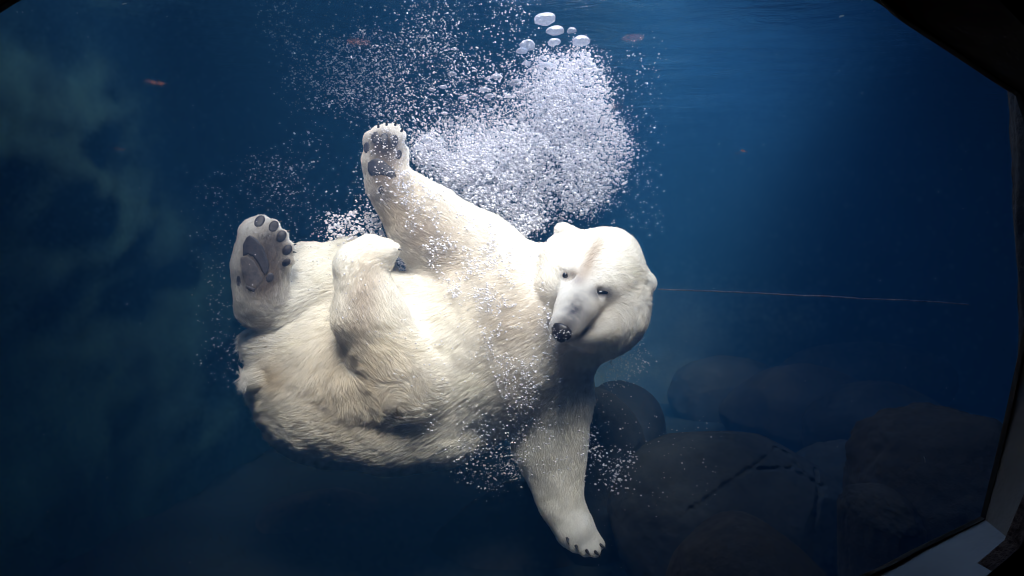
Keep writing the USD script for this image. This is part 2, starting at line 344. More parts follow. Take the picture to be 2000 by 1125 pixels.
# rock pillar beside the right edge of the glass
def pillar():
    def f(u, v):
        a = u * 2 * math.pi; z = ZF - .2 + (ZS + .3 - ZF + .2) * v
        n = np.stack([np.cos(a), np.sin(a), z * .9], -1)
        r = .16 + .14 * (meshkit.fbm(n * 1.7, 5, 81) - .5) + .05 * (meshkit.fbm(n * 6, 4, 82) - .5)
        return np.stack([1.03 + .02 * np.sin(z * 2.3) + r * .42 * np.cos(a), 1.12 + r * .5 * np.sin(a), z], -1)
    return sheet(90, 200, f)
obj('rock_pillar', pillar(), 'surround_rock', smooth=True, label='dark rough rock pillar standing beside the right edge of the glass', cat='rock pillar')
# ------------------------------------------------------------------ the bear
# (X, Y, depth, radius in photo pixels) pairs, blend in metres, flow sign, fur length in metres
B = []
def bone(p, q, k=.045, fur=.045, flow=1.0):
    B.append(dict(a=P(p[0], p[1], p[2] * SZ), ra=p[3] * K * p[2] * SZ, b=P(q[0], q[1], q[2] * SZ), rb=q[3] * K * q[2] * SZ, k=k * SZ, fur=fur * SZ * 1.1, flow=flow))
# trunk, neck to rump
bone((1085, 605, 2.66, 125), (985, 655, 2.74, 172), .08, .05)
bone((985, 655, 2.74, 172), (810, 722, 2.76, 182), .08, .055)
bone((810, 722, 2.76, 182), (668, 742, 2.78, 158), .08, .06)
bone((668, 742, 2.78, 158), (585, 740, 2.74, 92), .07, .075)
# tail and the tufts round it
bone((560, 728, 2.60, 38), (519, 738, 2.52, 26), .03, .09)
bone((575, 690, 2.66, 75), (520, 668, 2.66, 30), .05, .10)
bone((610, 800, 2.66, 75), (556, 805, 2.62, 32), .05, .11)
# head
bone((1165, 600, 2.50, 100), (1060, 615, 2.68, 128), .06, .04)
bone((1180, 522, 2.46, 78), (1150, 552, 2.405, 80), .04, .024, -1)
bone((1120, 515, 2.47, 66), (1100, 560, 2.41, 52), .04, .03, -1)
bone((1212, 560, 2.47, 53), (1200, 604, 2.47, 56), .07, .03, -1)
bone((1146, 560, 2.335, 52), (1124, 604, 2.20, 39), .035, .010, -1)
bone((1124, 604, 2.20, 39), (1107, 636, 2.125, 32), .03, .006, -1)
bone((1107, 636, 2.125, 32), (1099, 648, 2.10, 23), .015, .003, -1)
bone((1165, 625, 2.40, 58), (1124, 652, 2.20, 24), .035, .014, -1)
bone((1110, 522, 2.335, 20), (1128, 532, 2.315, 16), .03, .010, -1)
bone((1160, 550, 2.285, 16), (1185, 556, 2.32, 16), .03, .010, -1)
# ears: a cupped shell each
for (c, o, t) in (((1112, 466, 2.46), (1099, 449, 2.45), 1), ((1246, 542, 2.44), (1266, 551, 2.43), 1)):
    bone((*c, 25), (*o, 17), .02, .012)
# upper foreleg
bone((985, 585, 2.80, 118), (925, 520, 2.74, 100), .07, .045)
bone((925, 520, 2.74, 100), (838, 442, 2.66, 74), .06, .045)
bone((838, 442, 2.66, 74), (762, 362, 2.58, 45), .05, .035)
bone((762, 362, 2.58, 45), (748, 315, 2.56, 40), .03, .018)
bone((748, 320, 2.555, 38), (752, 283, 2.555, 37), .02, .012)
bone((735, 285, 2.55, 24), (724, 280, 2.54, 15), .012, .010)
for tx, ty, r in ((725, 270, 13), (739, 258, 13), (755, 252, 13), (771, 252, 12.5), (784, 264, 11.5)):
    bone((750 + (tx - 750) * .5, 286, 2.555, 17), (tx, ty, 2.535, r), .010, .010)
bone((762, 330, 2.56, 32), (784, 296, 2.57, 16), .02, .012)
# lower foreleg
bone((1040, 680, 2.76, 112), (1066, 765, 2.70, 88), .07, .045)
bone((1066, 765, 2.70, 88), (1072, 862, 2.66, 70), .06, .04)
bone((1072, 862, 2.66, 70), (1096, 985, 2.60, 41), .05, .03)
bone((1096, 985, 2.60, 41), (1124, 1032, 2.57, 38), .03, .014)
bone((1124, 1032, 2.57, 38), (1140, 1052, 2.555, 28), .02, .010)
for tx, ty, dd, r in ((1106, 1048, 2.55, 14), (1123, 1064, 2.52, 13.5), (1143, 1074, 2.51, 13), (1161, 1076, 2.515, 12), (1172, 1062, 2.545, 11)):
    bone((1126 + (tx - 1126) * .45, 1036, 2.56, 18), (tx, ty, dd, r), .010, .009)
# far hind leg: thigh, shin, foot with its sole to the glass
bone((705, 665, 2.92, 118), (690, 556, 2.86, 84), .07, .05)
bone((690, 556, 2.86, 84), (600, 552, 2.72, 72), .06, .045)
bone((600, 552, 2.72, 72), (525, 590, 2.56, 52), .05, .035)
bone((512, 580, 2.52, 50), (500, 520, 2.49, 44), .03, .020)
bone((500, 520, 2.49, 44), (508, 466, 2.48, 42), .03, .018)
bone((520, 566, 2.51, 40), (532, 500, 2.49, 38), .03, .018)
bone((504, 600, 2.54, 40), (520, 560, 2.55, 46), .03, .03)
for tx, ty, r in ((512, 434, 15), (534, 440, 14.5), (550, 460, 14.5), (563, 484, 14), (564, 508, 12)):
    bone((515 + (tx - 515) * .45, 485, 2.49, 24), (tx, ty, 2.455, r), .010, .010)
# near hind leg: thigh, shin, foot pointing right
bone((690, 735, 2.66, 125), (800, 738, 2.46, 92), .06, .055)
bone((800, 738, 2.46, 92), (722, 620, 2.36, 66), .06, .05)
bone((722, 620, 2.36, 66), (704, 520, 2.34, 47), .05, .035)
bone((704, 520, 2.34, 47), (722, 497, 2.33, 36), .03, .02)
bone((722, 496, 2.33, 35), (752, 490, 2.325, 25), .03, .012)
bone((716, 515, 2.34, 38), (745, 512, 2.34, 24), .03, .016)
for tx, ty, dd, r in ((772, 483, 2.31, 10.5), (772, 490, 2.335, 11), (768, 497, 2.36, 11), (760, 505, 2.385, 11), (764, 500, 2.40, 10)):
    bone((745, 491, dd, 16), (tx, ty, dd, r), .010, .008)
# lower flank and haunch turned to the glass
bone((640, 795, 2.60, 96), (760, 830, 2.57, 86), .08, .028, -1)
bone((760, 830, 2.57, 86), (862, 828, 2.59, 80), .08, .028, -1)
bone((825, 785, 2.52, 58), (885, 812, 2.58, 60), .06, .03, -1)
# chest tuft
bone((930, 800, 2.66, 70), (950, 838, 2.62, 30), .06, .08)

BA = np.array([b['a'] for b in B]); BB = np.array([b['b'] for b in B])
def cone(p, a, b, ra, rb):
    """Signed distance to a round cone."""
    ba = b - a; l2 = ba @ ba; rr = ra - rb; a2 = l2 - rr * rr; il2 = 1 / l2
    if a2 <= 1e-9:
        return np.linalg.norm(p - (a if ra > rb else b), axis=-1) - max(ra, rb)
    pa = p - a; y = pa @ ba; z = y - l2
    xv = pa * l2 - ba * y[..., None]; x2 = np.einsum('...i,...i', xv, xv)
    y2 = y * y * l2; z2 = z * z * l2
    kk = np.sign(rr) * rr * rr * x2
    c1 = np.sign(z) * a2 * z2 > kk; c2 = np.sign(y) * a2 * y2 < kk
    d = (np.sqrt(x2 * a2 * il2) + y * rr) * il2 - ra
    d = np.where(c2, np.sqrt(x2 + y2) * il2 - ra, d)
    return np.where(c1, np.sqrt(x2 + z2) * il2 - rb, d)
H = .0105 * SZ
lo = np.min([np.minimum(b['a'] - b['ra'], b['b'] - b['rb']) for b in B], 0) - .08
hi = np.max([np.maximum(b['a'] + b['ra'], b['b'] + b['rb']) for b in B], 0) + .08
N = np.ceil((hi - lo) / H).astype(int) + 1
F = np.full(N, .5, np.float32)
for b in B:
    m = .10 + b['k']
    i0 = np.maximum(((np.minimum(b['a'] - b['ra'], b['b'] - b['rb']) - m - lo) / H).astype(int), 0)
    i1 = np.minimum(((np.maximum(b['a'] + b['ra'], b['b'] + b['rb']) + m - lo) / H).astype(int) + 2, N)
    g = np.stack(np.meshgrid(*[lo[i] + H * np.arange(i0[i], i1[i]) for i in range(3)], indexing='ij'), -1)
    dd = cone(g, b['a'], b['b'], b['ra'], b['rb'])
    s = tuple(slice(i0[i], i1[i]) for i in range(3))
    o = F[s]; k = b['k']; h = np.maximum(k - np.abs(o - dd), 0) / k
    F[s] = np.minimum(o, dd) - h * h * h * k / 6
def carve(p, r, k):
    """Presses a soft hollow into the body."""
    global F
    c = P(p[0], p[1], p[2] * SZ); rr = r * K * p[2] * SZ; k = k * SZ; m = rr + .08
    i0 = np.maximum(((c - m - lo) / H).astype(int), 0); i1 = np.minimum(((c + m - lo) / H).astype(int) + 2, N)
    g = np.stack(np.meshgrid(*[lo[i] + H * np.arange(i0[i], i1[i]) for i in range(3)], indexing='ij'), -1)
    dd = rr - np.linalg.norm(g - c, axis=-1); s = tuple(slice(i0[i], i1[i]) for i in range(3))
    o = F[s]; h = np.maximum(k - np.abs(o - dd), 0) / k
    F[s] = np.maximum(o, dd) + h * h * h * k / 6
carve((1112, 542, 2.262), 14, .02)         # eye hollows
carve((1172, 572, 2.225), 11, .02)
carve((1101, 456, 2.405), 11, .014)         # ear cups
carve((1266, 558, 2.385), 11, .014)

def surface_nets(F, lo, h):
    s = F < 0; nx, ny, nz = F.shape
    c = np.zeros((nx - 1, ny - 1, nz - 1), np.int8)
    for i, j, k in np.ndindex(2, 2, 2): c += s[i:nx - 1 + i, j:ny - 1 + j, k:nz - 1 + k]
    act = (c > 0) & (c < 8); idx = np.full(c.shape, -1, np.int64); cells = np.argwhere(act); idx[act] = np.arange(len(cells))
    acc = np.zeros((len(cells), 3)); cnt = np.zeros(len(cells))
    corners = list(np.ndindex(2, 2, 2))
    for a in corners:
        for ax in range(3):
            if a[ax]: continue
            b = list(a); b[ax] = 1
            fa = F[tuple((cells + a).T)]; fb = F[tuple((cells + b).T)]
            x = (fa < 0) != (fb < 0); t = np.where(x, fa / np.where(x, fa - fb, 1), 0)
            pt = np.array(a, float) + t[:, None] * (np.array(b) - np.array(a))
            acc += np.where(x[:, None], pt, 0); cnt += x
    v = lo + h * (cells + acc / cnt[:, None])
    fs = []
    for ax in range(3):
        u, w = [(1, 2), (2, 0), (0, 1)][ax]
        e = [slice(0, None)] * 3; sh = [slice(1, -1)] * 3; sh[ax] = slice(0, -1); sh2 = list(sh); sh2[ax] = slice(1, None)
        A, Bq = s[tuple(sh)], s[tuple(sh2)]
        pos = np.argwhere(A != Bq)
        off = np.array([1, 1, 1]); off[ax] = 0; p = pos + off
        def cell(du, dw):
            r = p.copy(); r[:, u] += du; r[:, w] += dw; return idx[tuple(r.T)]
        qd = np.stack([cell(-1, -1), cell(0, -1), cell(0, 0), cell(-1, 0)], -1)
        flip = ~A[tuple(pos.T)]; qd[flip] = qd[flip][:, ::-1]
        fs.append(qd)
    qd = np.vstack(fs)
    return v, np.vstack([qd[:, [0, 1, 2]], qd[:, [0, 2, 3]]])
F = gaussian_filter(F, .6)
near_ = np.abs(F) < .12; ij = np.argwhere(near_); pw_ = lo + H * ij
F[near_] += (.020 * (meshkit.fbm(pw_ * 4.2, 3, 17) - .5) + .012 * (meshkit.fbm(pw_ * 13, 2, 27) - .5)).astype(np.float32) * np.clip((np.hypot(pw_[:, 0] - .33, pw_[:, 2] - 1.45) - .10) / .3, .25, 1)
bv, bf = surface_nets(F, lo, H)
GR = np.stack(np.gradient(F, H), -1)
def field(p): return map_coordinates(F, ((p - lo) / H).T, order=1, mode='nearest')
def normal(p):
    g = np.stack([map_coordinates(GR[..., i], ((p - lo) / H).T, order=1, mode='nearest') for i in range(3)], -1)
    return g / np.maximum(np.linalg.norm(g, axis=1, keepdims=True), 1e-9)
def project(p):
    dd = p[:, 1]; return 1000 + p[:, 0] / (K * dd), 562.5 - (p[:, 2] - ZC) / (K * dd)
def onto(X, Y, start=1.8 * SZ, miss=9.0):
    """Where the body lies behind the given photo positions: distance in front of the eye (miss where it does not)."""
    X, Y = np.asarray(X, float), np.asarray(Y, float); dep = np.full(X.shape, start)
    for _ in range(110):
        f = field(P(X, Y, dep).reshape(-1, 3)).reshape(X.shape)
        dep = dep + np.where(dep < 3.4 * SZ, np.clip(f * .8, -.02, .06), 0)
    return np.where(np.abs(field(P(X, Y, dep).reshape(-1, 3)).reshape(X.shape)) < .01, dep, miss)

def bone_blend(p):
    """Lay of the fur, its length, and the nearest bone's index at the points p."""
    d = np.stack([cone(p, b['a'], b['b'], b['ra'], b['rb']) for b in B], -1)
    w = np.exp(-np.maximum(d - d.min(1, keepdims=True), 0) / (.022 * SZ))
    w /= w.sum(1, keepdims=True)
    ax = np.array([(b['b'] - b['a']) / np.linalg.norm(b['b'] - b['a']) * b['flow'] for b in B])
    return w @ ax, w @ np.array([b['fur'] for b in B]), d.argmin(1)

CREAM = np.array([.90, .882, .85])
def soft(X, Y, cx, cy, rx, ry, ang=0):
    c, s = math.cos(ang), math.sin(ang); x, y = X - cx, Y - cy
    return np.exp(-(((x * c + y * s) / rx) ** 2 + ((-x * s + y * c) / ry) ** 2))
def tints(p, n):
    """The coat's colours, part of the tan being painted shade: cream, with yellowed, tan and grey places and bare grey muzzle skin."""
    X, Y = project(p); front = np.clip(-n[:, 1] * 1.5 + .2, 0, 1)
    col = np.repeat(CREAM[None], len(p), 0)
    v = meshkit.fbm(p * 5, 4, 61)[:, None]
    col = col * (.93 + .14 * v) * np.array([1, .99, .96]) ** (2 * v)
    def mixin(c, a): nonlocal col; a = np.clip(a, 0, 1)[:, None]; col = col * (1 - a) + np.array(c) * a
    tan, yellow, grey = (.44, .345, .26), (.74, .63, .46), (.36, .34, .36)
    mixin(yellow, .5 * soft(X, Y, 700, 760, 130, 110)); mixin(tan, .55 * front * soft(X, Y, 712, 590, 34, 90, .15))
    mixin(yellow, .7 * soft(X, Y, 545, 730, 26, 34))
    mixin(tan, .6 * front * soft(X, Y, 830, 455, 60, 130, -.85)); mixin(yellow, .5 * soft(X, Y, 770, 420, 30, 90, .6))  # foreleg underside: tan of wet, dirty fur together with painted shade
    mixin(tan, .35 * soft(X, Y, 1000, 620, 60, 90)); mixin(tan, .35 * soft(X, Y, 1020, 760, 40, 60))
    mixin((.24, .175, .125), .95 * np.clip(front * 1.3 - .3, 0, 1) * soft(X, Y, 752, 330, 42, 75)); mixin((.06, .044, .036), 1.2 * np.clip(front * 1.3 - .3, 0, 1) * soft(X, Y, 748, 284, 38, 36))
    mixin((.17, .13, .10), 1.25 * np.clip(front * 1.3 - .3, 0, 1) * soft(X, Y, 512, 528, 56, 88) * (p[:, 1] < 2.51 * SZ)); mixin((.07, .052, .042), .95 * front * soft(X, Y, 538, 475, 42, 42)); mixin((.06, .05, .044), .85 * front * soft(X, Y, 487, 540, 18, 40))
    mixin((.36, .26, .18), .7 * front * soft(X, Y, 1152, 508, 13, 46, .42)); mixin((.42, .33, .26), .55 * front * soft(X, Y, 1130, 535, 22, 16)); mixin((.55, .5, .46), .5 * front * soft(X, Y, 1165, 615, 22, 36, .5)); mixin(tan, .3 * soft(X, Y, 1060, 620, 26, 60)); mixin((.07, .066, .078), (.66 + .55 * meshkit.fbm(p * 45, 3, 71)) * soft(X, Y, 1122, 609, 31, 54, .42) * np.clip(front * 1.4, 0, 1))
    mixin((.05, .045, .05), .9 * soft(X, Y, 1107, 638, 24, 16, .45) * front); mixin((.12, .11, .12), .8 * soft(X, Y, 1138, 650, 26, 5, -.5)); mixin((.18, .17, .17), .7 * soft(X, Y, 1140, 625, 13, 26, .5)); mixin((.3, .27, .27), .7 * soft(X, Y, 1128, 548, 12, 9) * front)
    mixin((.12, .1, .11), 1.1 * soft(X, Y, 1104, 539, 10, 10) * front); mixin((.10, .09, .1), 1.1 * soft(X, Y, 1176, 572, 24, 13, .05) * front)
    return np.clip(col, .01, .93)

bear = thing('polar_bear', 'cream white polar bear rolling under water, one forepaw raised and belly to the glass', 'bear')
rng = np.random.default_rng(11)
bn = normal(bv)
btree = cKDTree(bv)
hide = obj('body', trimesh.Trimesh(bv, bf, process=False), 'bear_hide', bear, smooth=True)
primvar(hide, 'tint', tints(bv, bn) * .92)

# eyes, nose, pads, claws
def blob(p, r, name, m, squash=(1, 1, 1), ang=0, sub=3, **t):
    s = trimesh.creation.icosphere(sub); v = s.vertices * np.array(squash) * r
    c, sn = math.cos(ang), math.sin(ang); v = np.stack([v[:, 0] * c + v[:, 2] * sn, v[:, 1], -v[:, 0] * sn + v[:, 2] * c], -1)
    return obj(name, trimesh.Trimesh(v + p, s.faces, process=False), m, bear, smooth=True, **t)
def on_skin(X, Y, out=0.0):
    d0 = float(onto(np.array([X]), np.array([Y]))[0]); p = P(X, Y, d0); n = normal(p[None])[0]
    return p + n * out, n
bare = []          # places kept free of fur: photo position and radius
for X, Y, r, sq in ((1104, 538, .017, (.95, .7, .95)), (1175, 571, .024, (1.4, .6, .48))):
    p, n = on_skin(X, Y, -.006)
    blob(p, r, 'eye', 'eye_black', sq, .1); bare.append((X, Y, 9))

SKIN = []
def patch(poly, name, m, high=.008, step=1.6, rim=4.0, relief=0.0, **t):
    """A raised pad that follows the body: its outline, a rounded edge, the hide below."""
    pg = Polygon(poly).buffer(2.2).buffer(-2.2, quad_segs=4); x0, y0, x1, y1 = pg.bounds
    gx, gy = np.meshgrid(np.arange(x0 - step, x1 + step * 2, step), np.arange(y0 - step, y1 + step * 2, step), indexing='ij')
    pts = shapely.points(gx.ravel(), gy.ravel())
    ins = shapely.contains(pg, pts); dist = shapely.distance(pg.exterior, pts) * np.where(ins, 1, -1)
    keep = (dist > -step * 1.2).reshape(gx.shape)
    dep = onto(gx, gy); ok = keep & (dep < 5)
    w = P(gx, gy, dep).reshape(-1, 3); n = normal(w)
    e = np.clip(dist / rim, -.4, 1); prof = np.where(e > 0, np.sqrt(np.clip(1 - (1 - e) ** 2, 0, 1)), e)
    hh = high * prof + relief * (meshkit.fbm(w * 60, 3, 5) - .5)
    w = w + n * hh[:, None] - n * .002
    ii = np.arange(gx.size).reshape(gx.shape)
    a, b, c, dq = ii[:-1, :-1], ii[1:, :-1], ii[1:, 1:], ii[:-1, 1:]
    g = ok[:-1, :-1] & ok[1:, :-1] & ok[1:, 1:] & ok[:-1, 1:]
    f = np.vstack([np.stack([a[g], b[g], c[g]], -1), np.stack([a[g], c[g], dq[g]], -1)])
    uq, inv = np.unique(f, return_inverse=True)
    SKIN.append(pg.buffer(-2.0))
    return obj(name, trimesh.Trimesh(w[uq], inv.reshape(f.shape), process=False), m, bear, smooth=True, **t)
def oval(cx, cy, rx, ry, ang=0, n=24):
    a = np.linspace(0, 2 * math.pi, n, endpoint=False); x, y = rx * np.cos(a), ry * np.sin(a); c, s = math.cos(ang), math.sin(ang)
    return np.stack([cx + x * c - y * s, cy + x * s + y * c], -1)
patch([(1077, 640), (1083, 631), (1095, 630), (1108, 636), (1117, 646), (1116, 658), (1107, 666), (1096, 669), (1085, 664), (1078, 653)], 'nose', 'nose_skin', .012, 1.0, 7)
for X, Y, a in ((1087, 655, .5), (1104, 660, -.3)):
    p, n = on_skin(X, Y, .010); blob(p, .0065, 'nostril', 'eye_black', (1.2, .7, .8), a, 2)
# hind sole
patch([(474, 478), (481, 464), (488, 459), (498, 464), (507, 473), (515, 484), (521, 500), (526, 516), (525, 530), (518, 540), (511, 529), (503, 513), (494, 501), (484, 497), (474, 501)], 'paw_pad', 'pad_skin', .009, label='large dark pad of the hind foot')
patch([(468, 502), (483, 500), (497, 510), (507, 529), (516, 548), (506, 560), (497, 570), (481, 561), (470, 532)], 'sole_skin', 'sole_skin', .004, 1.6, 5)
patch(oval(527, 542, 8, 10, .4), 'paw_pad', 'pad_skin', .008)
patch(oval(466, 549, 4.6, 11, -.05), 'paw_pad', 'pad_skin', .006, 1.2, 3)
patch([(481, 556), (490, 560), (499, 563), (497, 571), (488, 568), (481, 563)], 'paw_pad', 'pad_skin', .009, 1.2, 3)
for cx, cy, rx, ry, a in ((507, 432, 9.5, 13, .7), (534.5, 442, 9.5, 12, .55), (549.5, 461.5, 9.5, 12.5, .55), (561, 488, 9, 12, .65), (559, 512.5, 7, 10, .9)):
    patch(oval(cx, cy, rx, ry, a), 'toe_pad', 'pad_skin', .009, 1.2, 5)
# raised forepaw
patch([(718, 318), (727, 311), (738, 309), (750, 314), (762, 325), (771, 336), (774, 345), (766, 350), (756, 345), (745, 342), (733, 345), (724, 343), (718, 333)], 'paw_pad', 'pad_skin', .009, label='broad dark palm pad of the raised forepaw')
patch(oval(745, 372, 7, 10, .3), 'paw_pad', 'pad_skin', .005, 1.2, 3)
for cx, cy, rx, ry, a in ((716, 288, 6.5, 11, .1), (732.5, 268, 8, 11.5, .2), (750, 271, 8.5, 12, .15), (769, 275, 9, 12.5, .1), (779, 302, 6, 10, .2)):
    patch(oval(cx, cy, rx, ry, a), 'toe_pad', 'pad_skin', .008, 1.2, 5)

def claw(X, Y, dX, dY, dd, ln=.024, r=.0085):
    """A short curved horn from the skin at X, Y towards dX, dY."""
    p, n = on_skin(X, Y, -.003)
    e = P(X + dX, Y + dY, p[1] + dd) - p; e /= np.linalg.norm(e)
    pts = [p + e * ln * t + n * (.006 * math.sin(t * 2.4)) for t in np.linspace(-.25, 1, 8)]
    v, f, m = [], [], 8
    for i, c in enumerate(pts):
        t = (pts[min(i + 1, 7)] - pts[max(i - 1, 0)]); t /= np.linalg.norm(t)
        u = np.cross(t, [0, 1, .3]); u /= np.linalg.norm(u); w = np.cross(t, u)
        rr = r * (1 - (i / 7) ** 1.6) + .0006
        v += [c + rr * (math.cos(a) * u + math.sin(a) * w) for a in np.arange(m) * 2 * math.pi / m]
    for i in range(7):
        for j in range(m):
            a, b = i * m + j, i * m + (j + 1) % m
            f += [[a, b, b + m], [a, b + m, a + m]]
    t = trimesh.Trimesh(np.array(v), f, process=False); t.fix_normals()
    obj('claw', t, 'claw_horn', bear, smooth=True)
for a in ((739, 249, 1, -10, -.01), (755, 244, 2, -10, -.01), (772, 244, 3, -10, -.01), (784, 256, 5, -9, -.01)): claw(*a)
for a in ((1108, 1052, 3, 8, -.02), (1125, 1066, 4, 7, -.02), (1146, 1076, 5, 6, -.02), (1163, 1078, 6, 5, -.02), (1173, 1064, 7, 6, -.01)): claw(*a, ln=.042, r=.010)
for a in ((545, 434, 7, -3, .01), (561, 452, 8, -3, .01), (574, 478, 8, -1, .01), (573, 492, 8, 1, .0)): claw(*a, ln=.018, r=.005)
claw(779, 487, 8, 2, 0, .016, .005)

#@@FUR
# fur
NH = 185000
tri = bv[bf]; ar = np.linalg.norm(np.cross(tri[:, 1] - tri[:, 0], tri[:, 2] - tri[:, 0]), axis=1) / 2
fc = normal(tri.mean(1))
wgt = ar * np.where(fc[:, 1] < .35, 1.0, .22)
pick = rng.choice(len(bf), NH, p=wgt / wgt.sum())
r1, r2 = np.sqrt(rng.random(NH)), rng.random(NH)
root = tri[pick, 0] * (1 - r1)[:, None] + tri[pick, 1] * (r1 * (1 - r2))[:, None] + tri[pick, 2] * (r1 * r2)[:, None]
rn = normal(root); X, Y = project(root)
ok = np.ones(NH, bool)
facing = rn[:, 1] < .3
allskin = shapely.union_all(SKIN)
ok &= ~(shapely.contains(allskin, shapely.points(X, Y)) & facing & (root[:, 1] < 2.62 * SZ))
for x, y, r in bare: ok &= ~((np.hypot(X - x, Y - y) < r) & facing & (root[:, 1] < 2.5 * SZ))
root, rn, X, Y = root[ok], rn[ok], X[ok], Y[ok]
flow, flen, _ = bone_blend(root)
# whorls and waves in the lay, and the pull of the water
ns = lambda s, f: np.stack([meshkit.fbm(root * f + 3 * k, 2, s + k) - .5 for k in range(3)], -1)
flow = flow + 1.0 * ns(90, 3.2) + .28 * ns(95, 11) + np.array([-.10, 0, -.30])
tan_ = flow - rn * np.einsum('ij,ij->i', flow, rn)[:, None]; tan_ /= np.maximum(np.linalg.norm(tan_, axis=1, keepdims=True), 1e-6)
lift = np.clip(.135 + .16 * (rng.random(len(root)) - .3) + .25 * np.clip(flen / SZ - .075, 0, 1) / .03, .08, .6)
ln = flen * .86 * (.65 + .6 * rng.random(len(root)))
p1 = root + ln[:, None] * .5 * (tan_ * (1 - lift * .4)[:, None] + rn * (lift * 1.25)[:, None])
tip = root + ln[:, None] * (tan_ * (1 - lift * .2)[:, None] + rn * (lift * .75)[:, None]) + rng.normal(size=root.shape) * (ln * .06)[:, None]
# strands gather into locks
gi_ = rng.choice(len(root), 12000, replace=False); near = cKDTree(root[gi_]).query(root)[1]; lead = gi_[near]
cl = (np.clip(ln / .08, 0, 1) * .30)[:, None]
tip = tip * (1 - cl) + (tip[lead] + (root - root[lead]) * .35) * cl
p1 = p1 * (1 - cl * .4) + (p1[lead] + (root - root[lead]) * .75) * cl * .4
pts = np.stack([root - rn * .002, p1, tip], 1).reshape(-1, 3)
wd = np.stack([np.full(len(root), .0015), np.full(len(root), .0013), np.full(len(root), .0008)], 1) * (.6 + .8 * np.clip(ln / .05, .3, 1))[:, None]
cv = UsdGeom.BasisCurves.Define(stage, str(bear.GetPath()) + '/fur')
cv.CreateTypeAttr('linear'); cv.CreateWrapAttr('nonperiodic')
cv.CreateCurveVertexCountsAttr(Vt.IntArray.FromNumpy(np.full(len(root), 3, np.int32)))
cv.CreatePointsAttr(Vt.Vec3fArray.FromNumpy(pts.astype(np.float32)))
cv.CreateWidthsAttr(Vt.FloatArray.FromNumpy(wd.ravel().astype(np.float32))); cv.SetWidthsInterpolation('vertex')
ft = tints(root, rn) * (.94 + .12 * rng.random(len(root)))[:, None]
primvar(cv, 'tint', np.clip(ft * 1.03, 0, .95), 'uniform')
UsdShade.MaterialBindingAPI.Apply(cv.GetPrim()).Bind(UsdShade.Material.Get(stage, '/World/Looks/bear_fur'))
tag(cv, kind='stuff')
# ------------------------------------------------------------------ air bubbles
rb = np.random.default_rng(5)
def in_poly(poly, n):
    pg = Polygon(poly); x0, y0, x1, y1 = pg.bounds; out = np.zeros((0, 2))
    while len(out) < n:
        c = np.stack([rb.uniform(x0, x1, n * 2), rb.uniform(y0, y1, n * 2)], -1)
        out = np.vstack([out, c[shapely.contains_xy(pg, c[:, 0], c[:, 1])]])
    return out[:n]
def clump(xy, f, seed, keep):
    """Thins a spread of places to uneven drifts."""
    v = meshkit.fbm(np.concatenate([xy / f, 0 * xy[:, :1]], -1), 3, seed)
    return xy[rb.random(len(xy)) < np.clip((v - .5) * 5 + keep, .05, 1)]
cloud = []        # rows of x, y, z, radius
def add(xy, dep, spread, rmin, rmax, pw=2.2, soft_=0.0):
    n = len(xy); xy = xy + rb.normal(size=xy.shape) * soft_
    d = (dep + spread * rb.normal(size=n)) * SZ
    p = P(xy[:, 0], xy[:, 1], d)
    f = map_coordinates(F, ((p - lo) / H).T, order=1, mode='constant', cval=.5)
    r = (rmin + (rmax - rmin) * rb.random(n) ** pw) * K * d
    g = (f > .004) & (p[:, 2] < ZS - .08)
    cloud.append(np.concatenate([p[g], r[g, None]], 1))
def on_bear(xy, rmin, rmax, off=.03, pw=2.2):
    dep = onto(xy[:, 0], xy[:, 1]); g = dep < 5; xy, dep = xy[g], dep[g]
    d = dep - .006 - off * rb.exponential(size=len(dep))
    r = (rmin + (rmax - rmin) * rb.random(len(dep)) ** pw) * K * d
    cloud.append(np.concatenate([P(xy[:, 0], xy[:, 1], d), r[:, None]], 1))
plume = [(1050, 105), (1150, 95), (1185, 165), (1200, 235), (1232, 270), (1228, 330), (1190, 395), (1110, 425), (1060, 440), (1000, 475), (940, 440), (890, 390), (820, 330), (800, 285), (850, 235), (960, 215), (1010, 170)]
core = [(1060, 130), (1150, 120), (1190, 230), (1222, 290), (1190, 375), (1100, 400), (1010, 390), (900, 350), (880, 300), (980, 250), (1030, 190)]
add(clump(in_poly(plume, 17000), 60, 1, .7), 3.00, .13, .7, 3.4, 3.6, 11)
add(clump(in_poly(core, 15000), 45, 2, .65), 3.02, .12, .7, 3.6, 3.6, 13)
add(clump(in_poly([(790, 280), (900, 250), (1010, 330), (1060, 440), (1000, 480), (930, 440), (850, 360)], 6500), 35, 21, .6), 2.95, .1, .8, 3.6, 3.0, 7)
add(in_poly(plume, 240), 2.95, .12, 3.2, 6.0, 1.8, 8)
add(clump(in_poly(plume, 36000), 50, 31, .75), 3.0, .15, .45, 1.5, 1.8, 17)
# fine spray drifting up and to the left
spray = [(500, -20), (1040, -20), (1040, 120), (980, 240), (860, 240), (800, 330), (760, 440), (640, 470), (520, 380), (480, 320), (560, 200), (520, 90)]
add(clump(in_poly(spray, 6500), 90, 3, .55), 2.95, .22, .6, 1.9, 2.5, 12)
add(clump(in_poly([(620, -20), (1040, -20), (1000, 200), (760, 240), (640, 190)], 5200), 70, 4, .6), 3.0, .2, .6, 2.0, 2.5, 14)
add(clump(in_poly([(640, 60), (820, 40), (880, 240), (790, 440), (640, 460), (590, 300)], 2600), 60, 6, .5), 2.85, .18, .7, 2.2, 2.4, 14)
add(in_poly([(380, 340), (560, 300), (700, 460), (480, 760), (400, 720)], 900), 2.7, .2, .6, 1.6, 2.5, 14)
add(in_poly([(640, 420), (760, 420), (780, 480), (640, 468)], 500), 2.75, .1, .9, 4, 2.2, 6)
